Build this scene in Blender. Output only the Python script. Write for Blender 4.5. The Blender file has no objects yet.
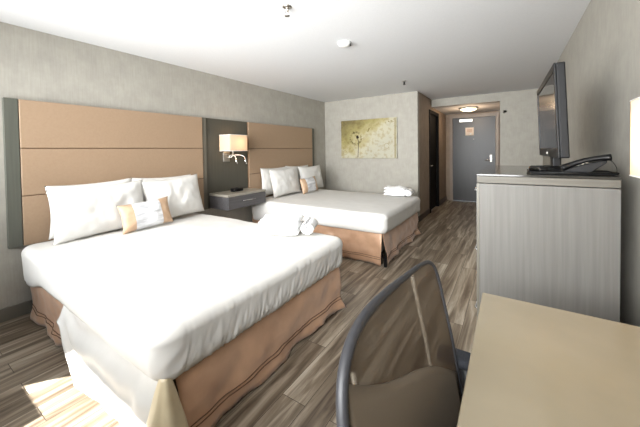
import bpy, bmesh, math, random
from mathutils import Vector, Matrix, noise
PI = math.pi
random.seed(7)
C = bpy.context.scene.collection
SC = bpy.context.scene

# ---------------------------------------------------------------- materials
def lin(c):
    return tuple(((v/255)/12.92 if v/255 <= .04045 else (((v/255)+.055)/1.055)**2.4) for v in c)
def mat(name, col, rough=.6, metal=0., spec=.5, **kw):
    m = bpy.data.materials.new(name); m.use_nodes = True
    b = m.node_tree.nodes['Principled BSDF']
    b.inputs['Base Color'].default_value = (*lin(col), 1)
    b.inputs['Roughness'].default_value = rough
    b.inputs['Metallic'].default_value = metal
    b.inputs['Specular IOR Level'].default_value = spec
    for k, v in kw.items():
        b.inputs[k.replace('_', ' ')].default_value = v
    return m
def N(m, t, **kw):
    n = m.node_tree.nodes.new(t)
    for k, v in kw.items(): setattr(n, k, v)
    return n
def L(m, a, b): m.node_tree.links.new(a, b)
def coords(m, scale=(1, 1, 1), rot=(0, 0, 0)):
    tc = N(m, 'ShaderNodeTexCoord'); mp = N(m, 'ShaderNodeMapping')
    mp.inputs['Scale'].default_value = scale; mp.inputs['Rotation'].default_value = rot
    L(m, tc.outputs['Object'], mp.inputs['Vector']); return mp.outputs['Vector']
def noisy(m, cols, scale=(1, 1, 1), nscale=5, detail=4, bump=0., stops=(.3, .7), rough=None, dist=.01):
    """colour varies over the object with a noise; optional bump"""
    b = m.node_tree.nodes['Principled BSDF']
    v = coords(m, scale); n = N(m, 'ShaderNodeTexNoise')
    n.inputs['Scale'].default_value = nscale; n.inputs['Detail'].default_value = detail
    L(m, v, n.inputs['Vector'])
    r = N(m, 'ShaderNodeValToRGB'); r.color_ramp.elements[0].position = stops[0]; r.color_ramp.elements[1].position = stops[1]
    r.color_ramp.elements[0].color = (*lin(cols[0]), 1); r.color_ramp.elements[1].color = (*lin(cols[1]), 1)
    L(m, n.outputs['Fac'], r.inputs['Fac']); L(m, r.outputs['Color'], b.inputs['Base Color'])
    if bump:
        bp = N(m, 'ShaderNodeBump'); bp.inputs['Strength'].default_value = bump; bp.inputs['Distance'].default_value = dist
        L(m, n.outputs['Fac'], bp.inputs['Height']); L(m, bp.outputs['Normal'], b.inputs['Normal'])
    return m

M = {}
def wallpaper(name, c0, c1):
    m = mat(name, c0, .75, spec=.25); b = m.node_tree.nodes['Principled BSDF']
    v = coords(m, (1, 1, 1)); n1 = N(m, 'ShaderNodeTexNoise'); n1.inputs['Scale'].default_value = 7; n1.inputs['Detail'].default_value = 6
    n1.inputs['Roughness'].default_value = .65
    v2 = coords(m, (60, 60, 4)); n2 = N(m, 'ShaderNodeTexNoise'); n2.inputs['Scale'].default_value = 1.5
    L(m, v, n1.inputs['Vector']); L(m, v2, n2.inputs['Vector'])
    mx = N(m, 'ShaderNodeMix', data_type='FLOAT'); mx.inputs['Factor'].default_value = .35
    L(m, n1.outputs['Fac'], mx.inputs[2]); L(m, n2.outputs['Fac'], mx.inputs[3])
    r = N(m, 'ShaderNodeValToRGB'); r.color_ramp.elements[0].position = .35; r.color_ramp.elements[1].position = .65
    r.color_ramp.elements[0].color = (*lin(c0), 1); r.color_ramp.elements[1].color = (*lin(c1), 1)
    L(m, mx.outputs[0], r.inputs['Fac']); L(m, r.outputs['Color'], b.inputs['Base Color'])
    bp = N(m, 'ShaderNodeBump'); bp.inputs['Strength'].default_value = .15; bp.inputs['Distance'].default_value = .004
    L(m, mx.outputs[0], bp.inputs['Height']); L(m, bp.outputs['Normal'], b.inputs['Normal'])
    return m
M['wallpaper'] = wallpaper('wallpaper', (155, 151, 142), (169, 165, 155))
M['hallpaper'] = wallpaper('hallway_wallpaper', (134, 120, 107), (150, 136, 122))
M['ceiling'] = noisy(mat('ceiling_paint', (208, 208, 207), .9, spec=.2), ((217, 217, 217), (221, 221, 221)), nscale=90, bump=.1, dist=.002)
def wood(name, c0, c1, axis='z', rough=.45, fine=70, spec=.4):
    m = mat(name, c0, rough, spec=spec)
    s = {'z': (fine, fine, 2.2), 'y': (fine, 2.2, fine), 'x': (2.2, fine, fine)}[axis]
    return noisy(m, (c0, c1), s, 1.0, 5, .12, (.3, .72), dist=.002)
M['panelwood'] = wood('grey_green_wood', (72, 70, 61), (79, 76, 68), 'z', .42)
M['greenstrip'] = wood('sage_grey_wood', (78, 79, 71), (86, 87, 79), 'z', .42)
M['stripwood'] = wood('grey_strip_wood', (96, 92, 82), (110, 106, 95), 'z', .42)
M['dresswood'] = wood('ash_grey_wood', (98, 96, 92), (108, 106, 102), 'z', .55, spec=.25)
M['railwood'] = wood('taupe_grey_rail_wood', (86, 82, 74), (97, 93, 85), 'x', .55)
M['drawerwood'] = wood('slate_drawer_wood', (72, 70, 71), (90, 88, 89), 'y', .45)
M['standtop'] = noisy(mat('stone_grey_top', (150, 144, 132), .3), ((142, 137, 126), (156, 150, 138)), nscale=30)
M['vinyl'] = noisy(mat('tan_vinyl', (154, 130, 106), .5, spec=.35), ((152, 128, 104), (157, 133, 109)), nscale=60, bump=.05, dist=.002)
M['white'] = noisy(mat('white_linen', (212, 210, 206), .85, spec=.2), ((210, 208, 203), (214, 212, 208)), nscale=9, bump=.05, dist=.01)
M['towel'] = noisy(mat('white_terry', (238, 238, 238), .95, spec=.1, Sheen_Weight=.3), ((232, 232, 232), (242, 242, 242)), nscale=220, bump=.5, dist=.004)
M['satin'] = noisy(mat('bronze_satin', (166, 132, 104), .36, .12, spec=.7, Sheen_Weight=.3), ((184, 144, 114), (208, 168, 137)), nscale=6, bump=.05, dist=.01)
M['sunlit_satin'] = noisy(mat('sunlit_bronze_satin', (206, 192, 160), .35, spec=.6), ((196, 180, 148), (214, 202, 172)), nscale=6)  # paler copy of the bronze satin, sunlight put into the colour
M['groove'] = mat('groove_brown', (118, 94, 72), .6)
M['seam'] = mat('seam_thread', (104, 76, 56), .6)
M['pillowtan'] = noisy(mat('tan_pillow_satin', (186, 156, 128), .45), ((178, 148, 120), (192, 162, 134)), nscale=20)
M['silver'] = noisy(mat('silver_crushed_fabric', (205, 205, 206), .4, spec=.6), ((176, 176, 178), (226, 226, 228)), (1, 5, 1), 7, 5, .5, (.35, .65), dist=.02)
M['darkbase'] = mat('dark_baseboard', (58, 50, 44), .4)
M['greybase'] = mat('charcoal_baseboard', (106, 102, 93), .45)
M['black'] = mat('black_plastic', (9, 9, 10), .4, spec=.3)
M['blackmatte'] = mat('black_matte', (26, 26, 28), .7)
M['screen'] = mat('lcd_screen', (8, 8, 9), .08, spec=.3)
M['tvside'] = mat('tv_charcoal', (17, 17, 18), .5, spec=.25)
M['doordark'] = noisy(mat('dark_door_laminate', (34, 33, 32), .4), ((32, 31, 30), (37, 36, 35)), (30, 30, 2), 1)
M['frame'] = mat('taupe_door_frame', (142, 130, 118), .5)
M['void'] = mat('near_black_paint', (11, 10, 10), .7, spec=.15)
M['nickel'] = mat('brushed_nickel', (205, 200, 192), .28, 1.)
M['chrome'] = mat('chrome', (220, 220, 222), .12, 1.)
M['paper'] = mat('notice_paper', (214, 196, 176), .7)
M['whiteplastic'] = mat('white_plastic', (235, 235, 232), .4)
M['glasstop'] = mat('dark_gloss_top', (50, 48, 44), .1, spec=.35)
M['desk'] = noisy(mat('cream_laminate', (158, 147, 124), .12, spec=.5, Coat_Weight=.3, Coat_Roughness=.15), ((144, 134, 113), (156, 145, 123)), (1, 1, 1), 3, 4)
M['deskleg'] = mat('desk_leg_brown', (88, 72, 58), .5)
M['chairframe'] = mat('chair_frame_graphite', (44, 44, 47), .5, spec=.5)
M['chairfabric'] = noisy(mat('charcoal_seat_fabric', (38, 40, 46), .85), ((34, 36, 42), (46, 48, 54)), nscale=200, bump=.2, dist=.002)
M['lumbar'] = mat('lumbar_pad_taupe', (112, 101, 87), .6)
M['rib'] = mat('chair_rib_grey', (190, 180, 165), .45)

def emis(name, col, strength, base=(235, 225, 205)):
    m = mat(name, base, .6); b = m.node_tree.nodes['Principled BSDF']
    b.inputs['Emission Color'].default_value = (*lin(col), 1); b.inputs['Emission Strength'].default_value = strength
    return m
M['alcovelamp'] = emis('lamp_diffuser_glow', (255, 236, 190), 2.2)
# translucent fabric lampshades lit from inside by real bulbs
def shade_mat(name, col, tw=.55):
    m = bpy.data.materials.new(name); m.use_nodes = True; nt = m.node_tree; nt.nodes.clear()
    out = N(m, 'ShaderNodeOutputMaterial'); d = N(m, 'ShaderNodeBsdfDiffuse'); t = N(m, 'ShaderNodeBsdfTranslucent'); mx = N(m, 'ShaderNodeMixShader')
    d.inputs['Color'].default_value = (*lin(col), 1); t.inputs['Color'].default_value = (*lin(col), 1)
    mx.inputs[0].default_value = tw
    L(m, d.outputs[0], mx.inputs[1]); L(m, t.outputs[0], mx.inputs[2]); L(m, mx.outputs[0], out.inputs[0]); return m
M['shade'] = shade_mat('cream_lampshade_fabric', (214, 200, 180), .42)
# see-through woven mesh of the chair back
def mesh_mat():
    m = bpy.data.materials.new('brown_chair_mesh'); m.use_nodes = True; nt = m.node_tree; nt.nodes.clear()
    out = N(m, 'ShaderNodeOutputMaterial'); d = N(m, 'ShaderNodeBsdfPrincipled'); t = N(m, 'ShaderNodeBsdfTransparent'); mx = N(m, 'ShaderNodeMixShader')
    d.inputs['Base Color'].default_value = (*lin((70, 57, 44)), 1); d.inputs['Roughness'].default_value = .5
    t.inputs['Color'].default_value = (1, .96, .9, 1)
    mx.inputs[0].default_value = .82
    L(m, t.outputs[0], mx.inputs[1]); L(m, d.outputs[0], mx.inputs[2]); L(m, mx.outputs[0], out.inputs[0]); return m
M['mesh'] = mesh_mat()

def floor_mat():
    m = mat('wood_plank_floor', (120, 105, 88), .38, spec=.45); b = m.node_tree.nodes['Principled BSDF']
    v = coords(m, (1, 1, 1), (0, 0, PI/2))
    br = N(m, 'ShaderNodeTexBrick'); br.offset = .37; br.squash = 1
    br.inputs['Scale'].default_value = 1; br.inputs['Brick Width'].default_value = 1.22; br.inputs['Row Height'].default_value = .152
    br.inputs['Mortar Size'].default_value = .0016; br.inputs['Mortar Smooth'].default_value = .2; br.inputs['Bias'].default_value = 0
    br.inputs['Color1'].default_value = (0, 0, 0, 1); br.inputs['Color2'].default_value = (1, 1, 1, 1); br.inputs['Mortar'].default_value = (.5, .5, .5, 1)
    L(m, v, br.inputs['Vector'])
    # grain along Y, shifted per plank
    tc = N(m, 'ShaderNodeTexCoord'); vm = N(m, 'ShaderNodeVectorMath', operation='MULTIPLY'); vm.inputs[1].default_value = (15, .95, 1)
    L(m, tc.outputs['Object'], vm.inputs[0])
    va = N(m, 'ShaderNodeVectorMath', operation='ADD'); sc = N(m, 'ShaderNodeVectorMath', operation='SCALE'); sc.inputs['Scale'].default_value = 30
    L(m, br.outputs['Color'], sc.inputs[0]); L(m, vm.outputs[0], va.inputs[0]); L(m, sc.outputs[0], va.inputs[1])
    g = N(m, 'ShaderNodeTexNoise'); g.inputs['Scale'].default_value = 1; g.inputs['Detail'].default_value = 7; g.inputs['Roughness'].default_value = .62
    g.inputs['Distortion'].default_value = .6
    L(m, va.outputs[0], g.inputs['Vector'])
    big = N(m, 'ShaderNodeTexNoise'); vb = N(m, 'ShaderNodeVectorMath', operation='MULTIPLY'); vb.inputs[1].default_value = (7, 1.1, 1)
    L(m, tc.outputs['Object'], vb.inputs[0]); vc = N(m, 'ShaderNodeVectorMath', operation='ADD'); L(m, vb.outputs[0], vc.inputs[0]); L(m, sc.outputs[0], vc.inputs[1])
    L(m, vc.outputs[0], big.inputs['Vector']); big.inputs['Scale'].default_value = 1; big.inputs['Detail'].default_value = 3
    r1 = N(m, 'ShaderNodeValToRGB'); e = r1.color_ramp.elements
    e[0].position = .35; e[0].color = (*lin((92, 79, 67)), 1); e[1].position = .66; e[1].color = (*lin((220, 214, 201)), 1)
    k = e.new(.5); k.color = (*lin((154, 144, 129)), 1)
    L(m, g.outputs['Fac'], r1.inputs['Fac'])
    r2 = N(m, 'ShaderNodeValToRGB'); e = r2.color_ramp.elements
    e[0].position = .3; e[0].color = (*lin((206, 198, 188)), 1); e[1].position = .7; e[1].color = (*lin((236, 232, 226)), 1)
    L(m, big.outputs['Fac'], r2.inputs['Fac'])
    mu = N(m, 'ShaderNodeMix', data_type='RGBA', blend_type='MULTIPLY'); mu.inputs['Factor'].default_value = .85
    L(m, r1.outputs['Color'], mu.inputs[6]); L(m, r2.outputs['Color'], mu.inputs[7])
    r3 = N(m, 'ShaderNodeValToRGB'); e = r3.color_ramp.elements
    e[0].position = 0; e[0].color = (.52, .47, .43, 1); e[1].position = 1; e[1].color = (1.0, 1.0, 1.0, 1)
    L(m, br.outputs['Color'], r3.inputs['Fac'])
    m2 = N(m, 'ShaderNodeMix', data_type='RGBA', blend_type='MULTIPLY'); m2.inputs['Factor'].default_value = .8
    L(m, mu.outputs[2], m2.inputs[6]); L(m, r3.outputs['Color'], m2.inputs[7])
    m3 = N(m, 'ShaderNodeMix', data_type='RGBA'); L(m, br.outputs['Fac'], m3.inputs['Factor'])
    L(m, m2.outputs[2], m3.inputs[6]); m3.inputs[7].default_value = (*lin((48, 38, 30)), 1)
    L(m, m3.outputs[2], b.inputs['Base Color'])
    bp = N(m, 'ShaderNodeBump'); bp.inputs['Strength'].default_value = .12; bp.inputs['Distance'].default_value = .003
    L(m, g.outputs['Fac'], bp.inputs['Height']); L(m, bp.outputs['Normal'], b.inputs['Normal'])
    return m
M['floor'] = floor_mat()

def painting_mat():
    m = mat('abstract_canvas', (205, 200, 170), .6); b = m.node_tree.nodes['Principled BSDF']
    tc = N(m, 'ShaderNodeTexCoord'); sp = N(m, 'ShaderNodeSeparateXYZ'); L(m, tc.outputs['Object'], sp.inputs[0])
    n = N(m, 'ShaderNodeTexNoise'); n.inputs['Scale'].default_value = 2.6; n.inputs['Detail'].default_value = 8; n.inputs['Roughness'].default_value = .6
    L(m, tc.outputs['Object'], n.inputs['Vector'])
    # olive and ochre gather to the left and the top edge, chalky white in the middle
    a = N(m, 'ShaderNodeMath', operation='MULTIPLY_ADD'); a.inputs[1].default_value = -.55; L(m, sp.outputs['X'], a.inputs[0]); L(m, n.outputs['Fac'], a.inputs[2])
    c = N(m, 'ShaderNodeMath', operation='MULTIPLY_ADD'); c.inputs[1].default_value = .75; L(m, sp.outputs['Z'], c.inputs[0]); L(m, a.outputs[0], c.inputs[2])
    r = N(m, 'ShaderNodeValToRGB'); e = r.color_ramp.elements
    e[0].position = .28; e[0].color = (*lin((166, 162, 143)), 1); e[1].position = 1.0; e[1].color = (*lin((104, 92, 52)), 1)
    for p, col in ((.48, (174, 168, 143)), (.6, (162, 152, 108)), (.74, (140, 130, 76))):
        k = e.new(p); k.color = (*lin(col), 1)
    L(m, c.outputs[0], r.inputs['Fac'])
    s = N(m, 'ShaderNodeTexNoise'); s.inputs['Scale'].default_value = 16; s.inputs['Detail'].default_value = 5
    L(m, tc.outputs['Object'], s.inputs['Vector'])
    rs = N(m, 'ShaderNodeValToRGB'); rs.color_ramp.elements[0].position = .33; rs.color_ramp.elements[1].position = .5
    rs.color_ramp.elements[0].color = (*lin((222, 212, 188)), 1); rs.color_ramp.elements[1].color = (1, 1, 1, 1)
    L(m, s.outputs['Fac'], rs.inputs['Fac'])
    mu = N(m, 'ShaderNodeMix', data_type='RGBA', blend_type='MULTIPLY'); mu.inputs['Factor'].default_value = .8
    L(m, r.outputs['Color'], mu.inputs[6]); L(m, rs.outputs['Color'], mu.inputs[7]); L(m, mu.outputs[2], b.inputs['Base Color'])
    return m
M['canvas'] = painting_mat()
M['ink'] = mat('painted_dark_brown', (58, 46, 34), .7)
M['ochre'] = mat('painted_ochre', (122, 108, 62), .7)

# ---------------------------------------------------------------- mesh helpers
def obj(name, bm, m, parent=None, smooth=True, bevel=0., seg=2, origin=None, sub=0):
    me = bpy.data.meshes.new(name)
    if origin is not None: bmesh.ops.translate(bm, vec=-Vector(origin), verts=bm.verts)
    bmesh.ops.recalc_face_normals(bm, faces=bm.faces)
    bm.to_mesh(me); bm.free(); me.materials.append(m)
    if smooth:
        for p in me.polygons: p.use_smooth = True
    o = bpy.data.objects.new(name, me); C.objects.link(o)
    if parent is not None:
        o.parent = parent
        if origin is not None: o.location = Vector(origin)
    elif origin is not None: o.location = Vector(origin)
    if bevel:
        b = o.modifiers.new('bevel', 'BEVEL'); b.width = bevel; b.segments = seg; b.limit_method = 'ANGLE'; b.angle_limit = .6
    if sub:
        s = o.modifiers.new('subd', 'SUBSURF'); s.levels = sub; s.render_levels = sub
    if smooth and bevel:
        w = o.modifiers.new('wn', 'WEIGHTED_NORMAL'); w.keep_sharp = True
    return o
def tag(o, label=None, cat=None, group=None, kind=None):
    if label: o['label'] = label
    if cat: o['category'] = cat
    if group: o['group'] = group
    if kind: o['kind'] = kind
    return o
def empty(name, label, cat, loc=(0, 0, 0), rz=0, group=None):
    o = bpy.data.objects.new(name, None); C.objects.link(o); o.location = loc; o.rotation_euler = (0, 0, rz)
    o.empty_display_size = .1
    return tag(o, label, cat, group)
def box(bm, x0, x1, y0, y1, z0, z1):
    r = bmesh.ops.create_cube(bm, size=1)
    bmesh.ops.scale(bm, vec=(abs(x1-x0), abs(y1-y0), abs(z1-z0)), verts=r['verts'])
    bmesh.ops.translate(bm, vec=((x0+x1)/2, (y0+y1)/2, (z0+z1)/2), verts=r['verts'])
    return r['verts']
def BX(*a):
    bm = bmesh.new(); box(bm, *a); return bm
def rbox(bm, cx, cy, cz, sx, sy, sz, M4=None):
    r = bmesh.ops.create_cube(bm, size=1); bmesh.ops.scale(bm, vec=(sx, sy, sz), verts=r['verts'])
    if M4: bmesh.ops.transform(bm, matrix=M4, verts=r['verts'])
    bmesh.ops.translate(bm, vec=(cx, cy, cz), verts=r['verts'])
def cyl(bm, p0, p1, r0, r1=None, seg=20):
    p0, p1 = Vector(p0), Vector(p1); d = p1-p0; r1 = r0 if r1 is None else r1
    r = bmesh.ops.create_cone(bm, cap_ends=True, segments=seg, radius1=r0, radius2=r1, depth=d.length)
    q = Vector((0, 0, 1)).rotation_difference(d.normalized()).to_matrix().to_4x4()
    bmesh.ops.transform(bm, matrix=Matrix.Translation((p0+p1)/2) @ q, verts=r['verts'])
def tube(bm, pts, rad, seg=10, close=False, flat=1.):
    pts = [Vector(p) for p in pts]; n = len(pts); rings = []
    ref = None
    for i, p in enumerate(pts):
        a = pts[(i-1) % n] if (close or i > 0) else p; b = pts[(i+1) % n] if (close or i < n-1) else p
        t = (b-a).normalized()
        if ref is None: ref = Vector((0, 0, 1)) if abs(t.z) < .9 else Vector((1, 0, 0))
        u = (ref - t*ref.dot(t)).normalized(); w = t.cross(u); ref = u
        r = rad[i] if isinstance(rad, (list, tuple)) else rad
        rings.append([bm.verts.new(p + u*r*math.cos(2*PI*k/seg) + w*r*flat*math.sin(2*PI*k/seg)) for k in range(seg)])
    m = n if close else n-1
    for i in range(m):
        A, B = rings[i], rings[(i+1) % n]
        for k in range(seg): bm.faces.new((A[k], A[(k+1) % seg], B[(k+1) % seg], B[k]))
    if not close:
        bm.faces.new(rings[0][::-1]); bm.faces.new(rings[-1])
def lathe(bm, prof, c=(0, 0, 0), seg=24):
    rings = []
    for r, z in prof:
        rings.append([bm.verts.new((c[0]+r*math.cos(2*PI*k/seg), c[1]+r*math.sin(2*PI*k/seg), c[2]+z)) for k in range(seg)])
    for A, B in zip(rings, rings[1:]):
        for k in range(seg): bm.faces.new((A[k], A[(k+1) % seg], B[(k+1) % seg], B[k]))
    bm.faces.new(rings[0][::-1]); bm.faces.new(rings[-1])
def grid(bm, fn, nu, nv, close_u=False):
    V = [[bm.verts.new(fn(i/nu, j/nv)) for i in range(nu if close_u else nu+1)] for j in range(nv+1)]
    w = len(V[0])
    for j in range(nv):
        for i in range(w if close_u else w-1):
            bm.faces.new((V[j][i], V[j][(i+1) % w], V[j+1][(i+1) % w], V[j+1][i]))
    return V
def sstep(a, b, x):
    t = max(0, min(1, (x-a)/(b-a))); return t*t*(3-2*t)
def nz(x, y=0, z=0): return noise.noise(Vector((x, y, z)))

# ---------------------------------------------------------------- room
H = 2.44
XL, XR = -3.469, .501
YF, YS, YD, YB = 5.557, 6.70, 8.40, -.45
XC, XA = -1.440, -.165
ZA = 2.275
def struct(name, bm, m, smooth=False, **k):
    return tag(obj(name, bm, m, None, smooth, **k), kind='structure')
struct('floor', BX(XL-.15, XR+.15, YB-.15, YD+.15, -.1, 0), M['floor'])
struct('ceiling', BX(XL-.15, XR+.15, YB-.15, YS+.1, H, H+.1), M['ceiling'])
struct('wall_left', BX(XL-.12, XL, YB-.12, YF+.12, 0, H), M['wallpaper'])
struct('wall_far', BX(XL, XC, YF, YF+.12, 0, H), M['wallpaper'])
# side wall of the entry passage with its closet doorway (Y 6.50 .. 7.36)
bm = bmesh.new(); box(bm, XC-.12, XC, YF+.12, 6.50, 0, H); box(bm, XC-.12, XC, 6.50, 7.36, 2.17, H); box(bm, XC-.12, XC, 7.36, YD, 0, H)
struct('wall_passage', bm, M['hallpaper'])
struct('wall_right', BX(XR, XR+.12, YB-.12, YS, 0, H), M['wallpaper'])
struct('wall_end', BX(XA, XR+.12, YS, YS+.12, 0, H), M['wallpaper'])
struct('wall_alcove', BX(XA, XA+.12, YS+.12, YD+.1, 0, H), M['hallpaper'])
struct('trim_1', BX(XC, XA, YS, YS+.12, ZA, H), M['wallpaper'])     # header over the entry
struct('ceiling_alcove', BX(XC, XA, YS+.12, YD, ZA, ZA+.06), M['ceiling'])
bm = bmesh.new(); box(bm, XC-.12, -1.335, YD, YD+.12, 0, H); box(bm, -.235, XA+.12, YD, YD+.12, 0, H); box(bm, -1.335, -.235, YD, YD+.12, 2.23, H)
struct('wall_entry', bm, M['hallpaper'])
# back wall (behind the camera) with the window
WX0, WX1, WZ0, WZ1 = -3.24, .15, .45, 2.3
bm = bmesh.new(); box(bm, XL-.12, WX0, YB-.12, YB, 0, H); box(bm, WX1, XR+.12, YB-.12, YB, 0, H)
box(bm, WX0, WX1, YB-.12, YB, WZ1, H); box(bm, WX0, WX1, YB-.12, YB, 0, WZ0)
box(bm, WX0, -2.75, YB-.12, YB, WZ0, .97)  # raised sill step, added to shape the sun patch on the floor
struct('wall_back', bm, M['wallpaper'])
bm = bmesh.new()
for x in (WX0, WX1-.05): box(bm, x, x+.05, YB-.10, YB-.05, WZ0, WZ1)
box(bm, WX0, WX1, YB-.10, YB-.05, WZ1-.05, WZ1); box(bm, WX0, WX1, YB-.10, YB-.05, WZ0, WZ0+.04)
win = struct('window_1', bm, M['greybase'])
# added unseen sun blocker leaves only the lower left of the window open to the sun
bm = bmesh.new(); box(bm, WX0-.1, WX1+.1, YB-.16, YB-.145, 1.50, WZ1+.1); box(bm, -2.0, WX1+.1, YB-.16, YB-.145, WZ0-.1, 1.50)
tag(obj('sun_blocker', bm, M['whiteplastic'], None, False), 'added unseen white panel outside the window that blocks the sun', 'blocker')

# baseboards
struct('baseboard_left', BX(XL, XL+.014, YB, YF, 0, .105), M['greybase'])
struct('baseboard_far', BX(XL, XC+.014, YF-.014, YF, 0, .1), M['darkbase'])
bm = bmesh.new(); box(bm, XC, XC+.014, YF, 6.44, 0, .105); box(bm, XC, XC+.014, 7.42, YD, 0, .105)
struct('baseboard_passage', bm, M['darkbase'])
struct('baseboard_right', BX(XR-.014, XR, YB, YS, 0, .105), M['darkbase'])
struct('baseboard_end', BX(XA, XR, YS-.014, YS, 0, .105), M['darkbase'])

# closet door in the passage wall
bm = bmesh.new()
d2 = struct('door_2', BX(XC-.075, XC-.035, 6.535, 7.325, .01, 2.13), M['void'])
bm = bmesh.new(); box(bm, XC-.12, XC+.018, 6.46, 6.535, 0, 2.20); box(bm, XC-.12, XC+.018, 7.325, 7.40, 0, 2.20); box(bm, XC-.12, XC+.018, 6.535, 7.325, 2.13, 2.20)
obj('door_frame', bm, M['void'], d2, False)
bm = bmesh.new(); cyl(bm, (XC-.035, 6.62, 1.0), (XC+.01, 6.62, 1.0), .012); cyl(bm, (XC+.01, 6.61, 1.0), (XC+.01, 6.72, 1.0), .009)
obj('door_handle', bm, M['nickel'], d2)
# entry door
d1 = struct('door_1', BX(-1.268, -.302, YD-.03, YD+.02, .008, 2.155), M['doordark'], bevel=.003)
bm = bmesh.new(); box(bm, -1.335, -1.27, YD-.05, YD+.06, 0, 2.23); box(bm, -.30, -.235, YD-.05, YD+.06, 0, 2.23); box(bm, -1.27, -.30, YD-.05, YD+.06, 2.158, 2.23)
obj('door_frame', bm, M['frame'], d1, False)
bm = bmesh.new(); box(bm, -1.10, -.80, YD-.09, YD-.03, 2.045, 2.115)
obj('door_closer', bm, M['nickel'], d1, False, bevel=.006)
bm = bmesh.new(); box(bm, -.97, -.55, YD-.075, YD-.06, 2.12, 2.135); obj('closer_arm', bm, M['doordark'], d1, False)
e = obj('evacuation_notice', BX(-.965, -.775, YD-.037, YD-.0305, 1.70, 1.90), M['paper'], d1, False); e['label'] = 'small beige paper notice in a frame'
for z, s in ((1.87, .05), (1.84, .03)):
    pass
bm = bmesh.new(); box(bm, -.93, -.81, YD-.039, YD-.0368, 1.78, 1.86); obj('floor_plan', bm, M['pillowtan'], e, False)
bm = bmesh.new(); cyl(bm, (-.845, YD-.05, 1.735), (-.845, YD-.0368, 1.735), .022); obj('white_emblem', bm, M['whiteplastic'], e)
bm = bmesh.new(); cyl(bm, (-.78, YD-.045, 1.60), (-.78, YD-.03, 1.60), .012); obj('peephole', bm, M['nickel'], d1)
bm = bmesh.new(); box(bm, -.42, -.372, YD-.05, YD-.03, 1.03, 1.22); obj('lock_plate', bm, M['nickel'], d1, False, bevel=.006)
bm = bmesh.new(); cyl(bm, (-.395, YD-.11, 1.07), (-.395, YD-.05, 1.07), .016); cyl(bm, (-.395, YD-.10, 1.07), (-.53, YD-.10, 1.07), .011); obj('door_handle', bm, M['chrome'], d1)
bm = bmesh.new(); cyl(bm, (-.395, YD-.065, 1.20), (-.395, YD-.05, 1.20), .02); obj('deadbolt', bm, M['chrome'], d1)

# entry light
t = empty('ceiling_light', 'round glowing flush lamp on the low ceiling above the entry door', 'lamp', (-.78, 7.30, ZA))
bm = bmesh.new(); lathe(bm, [(.19, 0), (.19, -.02), (.17, -.03)], seg=40); obj('rim', bm, M['nickel'], t)
bm = bmesh.new(); lathe(bm, [(.165, -.03), (.155, -.05), (.12, -.068), (.06, -.078), (.01, -.08)], seg=40); obj('diffuser', bm, M['alcovelamp'], t)

# ceiling devices
t = empty('sprinkler_head', 'chrome sprinkler head hanging from the ceiling nearest the camera', 'sprinkler', (-1.405, 1.735, H))
bm = bmesh.new(); lathe(bm, [(.036, 0), (.034, -.006), (.02, -.012)]); obj('escutcheon', bm, M['nickel'], t)
bm = bmesh.new(); cyl(bm, (0, 0, -.01), (0, 0, -.035), .011); tube(bm, [(0, 0, -.035), (.014, 0, -.045), (.010, 0, -.06), (0, 0, -.066)], .003); tube(bm, [(0, 0, -.035), (-.014, 0, -.045), (-.010, 0, -.06), (0, 0, -.066)], .003)
obj('body', bm, M['nickel'], t)
bm = bmesh.new(); lathe(bm, [(.004, -.066), (.02, -.068), (.02, -.071), (.004, -.072)]); obj('deflector', bm, M['nickel'], t)
t = empty('smoke_detector', 'white round smoke detector on the middle of the ceiling', 'smoke detector', (-1.40, 2.63, H))
bm = bmesh.new(); lathe(bm, [(.065, 0), (.065, -.012), (.055, -.03), (.035, -.04), (.01, -.042)], seg=32); obj('housing', bm, M['whiteplastic'], t)
bm = bmesh.new(); cyl(bm, (.05, .02, -.024), (.062, .026, -.024), .015); obj('vent', bm, M['tvside'], t)
t = empty('sprinkler_head', 'small sprinkler head on the ceiling near the dividing corner of the entry passage', 'sprinkler', (-1.405, 4.63, H))
bm = bmesh.new(); lathe(bm, [(.034, 0), (.032, -.006), (.02, -.012)]); obj('escutcheon', bm, M['nickel'], t)
bm = bmesh.new(); cyl(bm, (0, 0, -.01), (0, 0, -.05), .012); lathe(bm, [(.004, -.052), (.022, -.054), (.022, -.058), (.004, -.059)]); obj('body', bm, M['tvside'], t)
t = empty('sidewall_sprinkler', 'tiny dark sidewall sprinkler on the wall right of the entry', 'sprinkler', (-.083, YS, 2.065))
bm = bmesh.new(); cyl(bm, (0, -.008, 0), (0, 0, 0), .03); obj('escutcheon', bm, M['nickel'], t)
bm = bmesh.new(); cyl(bm, (0, -.06, 0), (0, -.008, 0), .014); box(bm, -.02, .02, -.07, -.06, -.012, .012); obj('body', bm, M['tvside'], t)

# ---------------------------------------------------------------- headboards and centre panel
HZ0, HZ1 = .59, 1.822
def headboard(y0, y1, strip_left, label):
    t = empty('headboard', label, 'headboard', (XL, (y0+y1)/2, HZ0), group='tan headboards')
    oy = (y0+y1)/2
    zs = [0, .42, .82, HZ1-HZ0]
    s = BX(0, .046, y0-oy+.004, y1-oy-.004, .004, HZ1-HZ0-.004); obj('backing_board', s, M['groove'], t, False)
    for a, b in zip(zs, zs[1:]):
        obj('upholstered_panel', BX(.0465, .058, y0-oy+.002, y1-oy-.002, a+.004, b-.004), M['vinyl'], t, True, bevel=.005, seg=3)
    ys = (y0-.085, y0-.002) if strip_left else (y1+.002, y1+.075)
    p = obj('side_strip', BX(0, .05, ys[0]-oy, ys[1]-oy, 0, HZ1-HZ0), M['greenstrip'], t, False, bevel=.002); p['label'] = 'grey green wooden strip along the outer edge'
    return t
headboard(.68, 2.405, True, 'tan padded headboard with grooves behind the nearer bed')
headboard(3.215, 4.965, False, 'tan padded headboard with grooves behind the farther bed')
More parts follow.
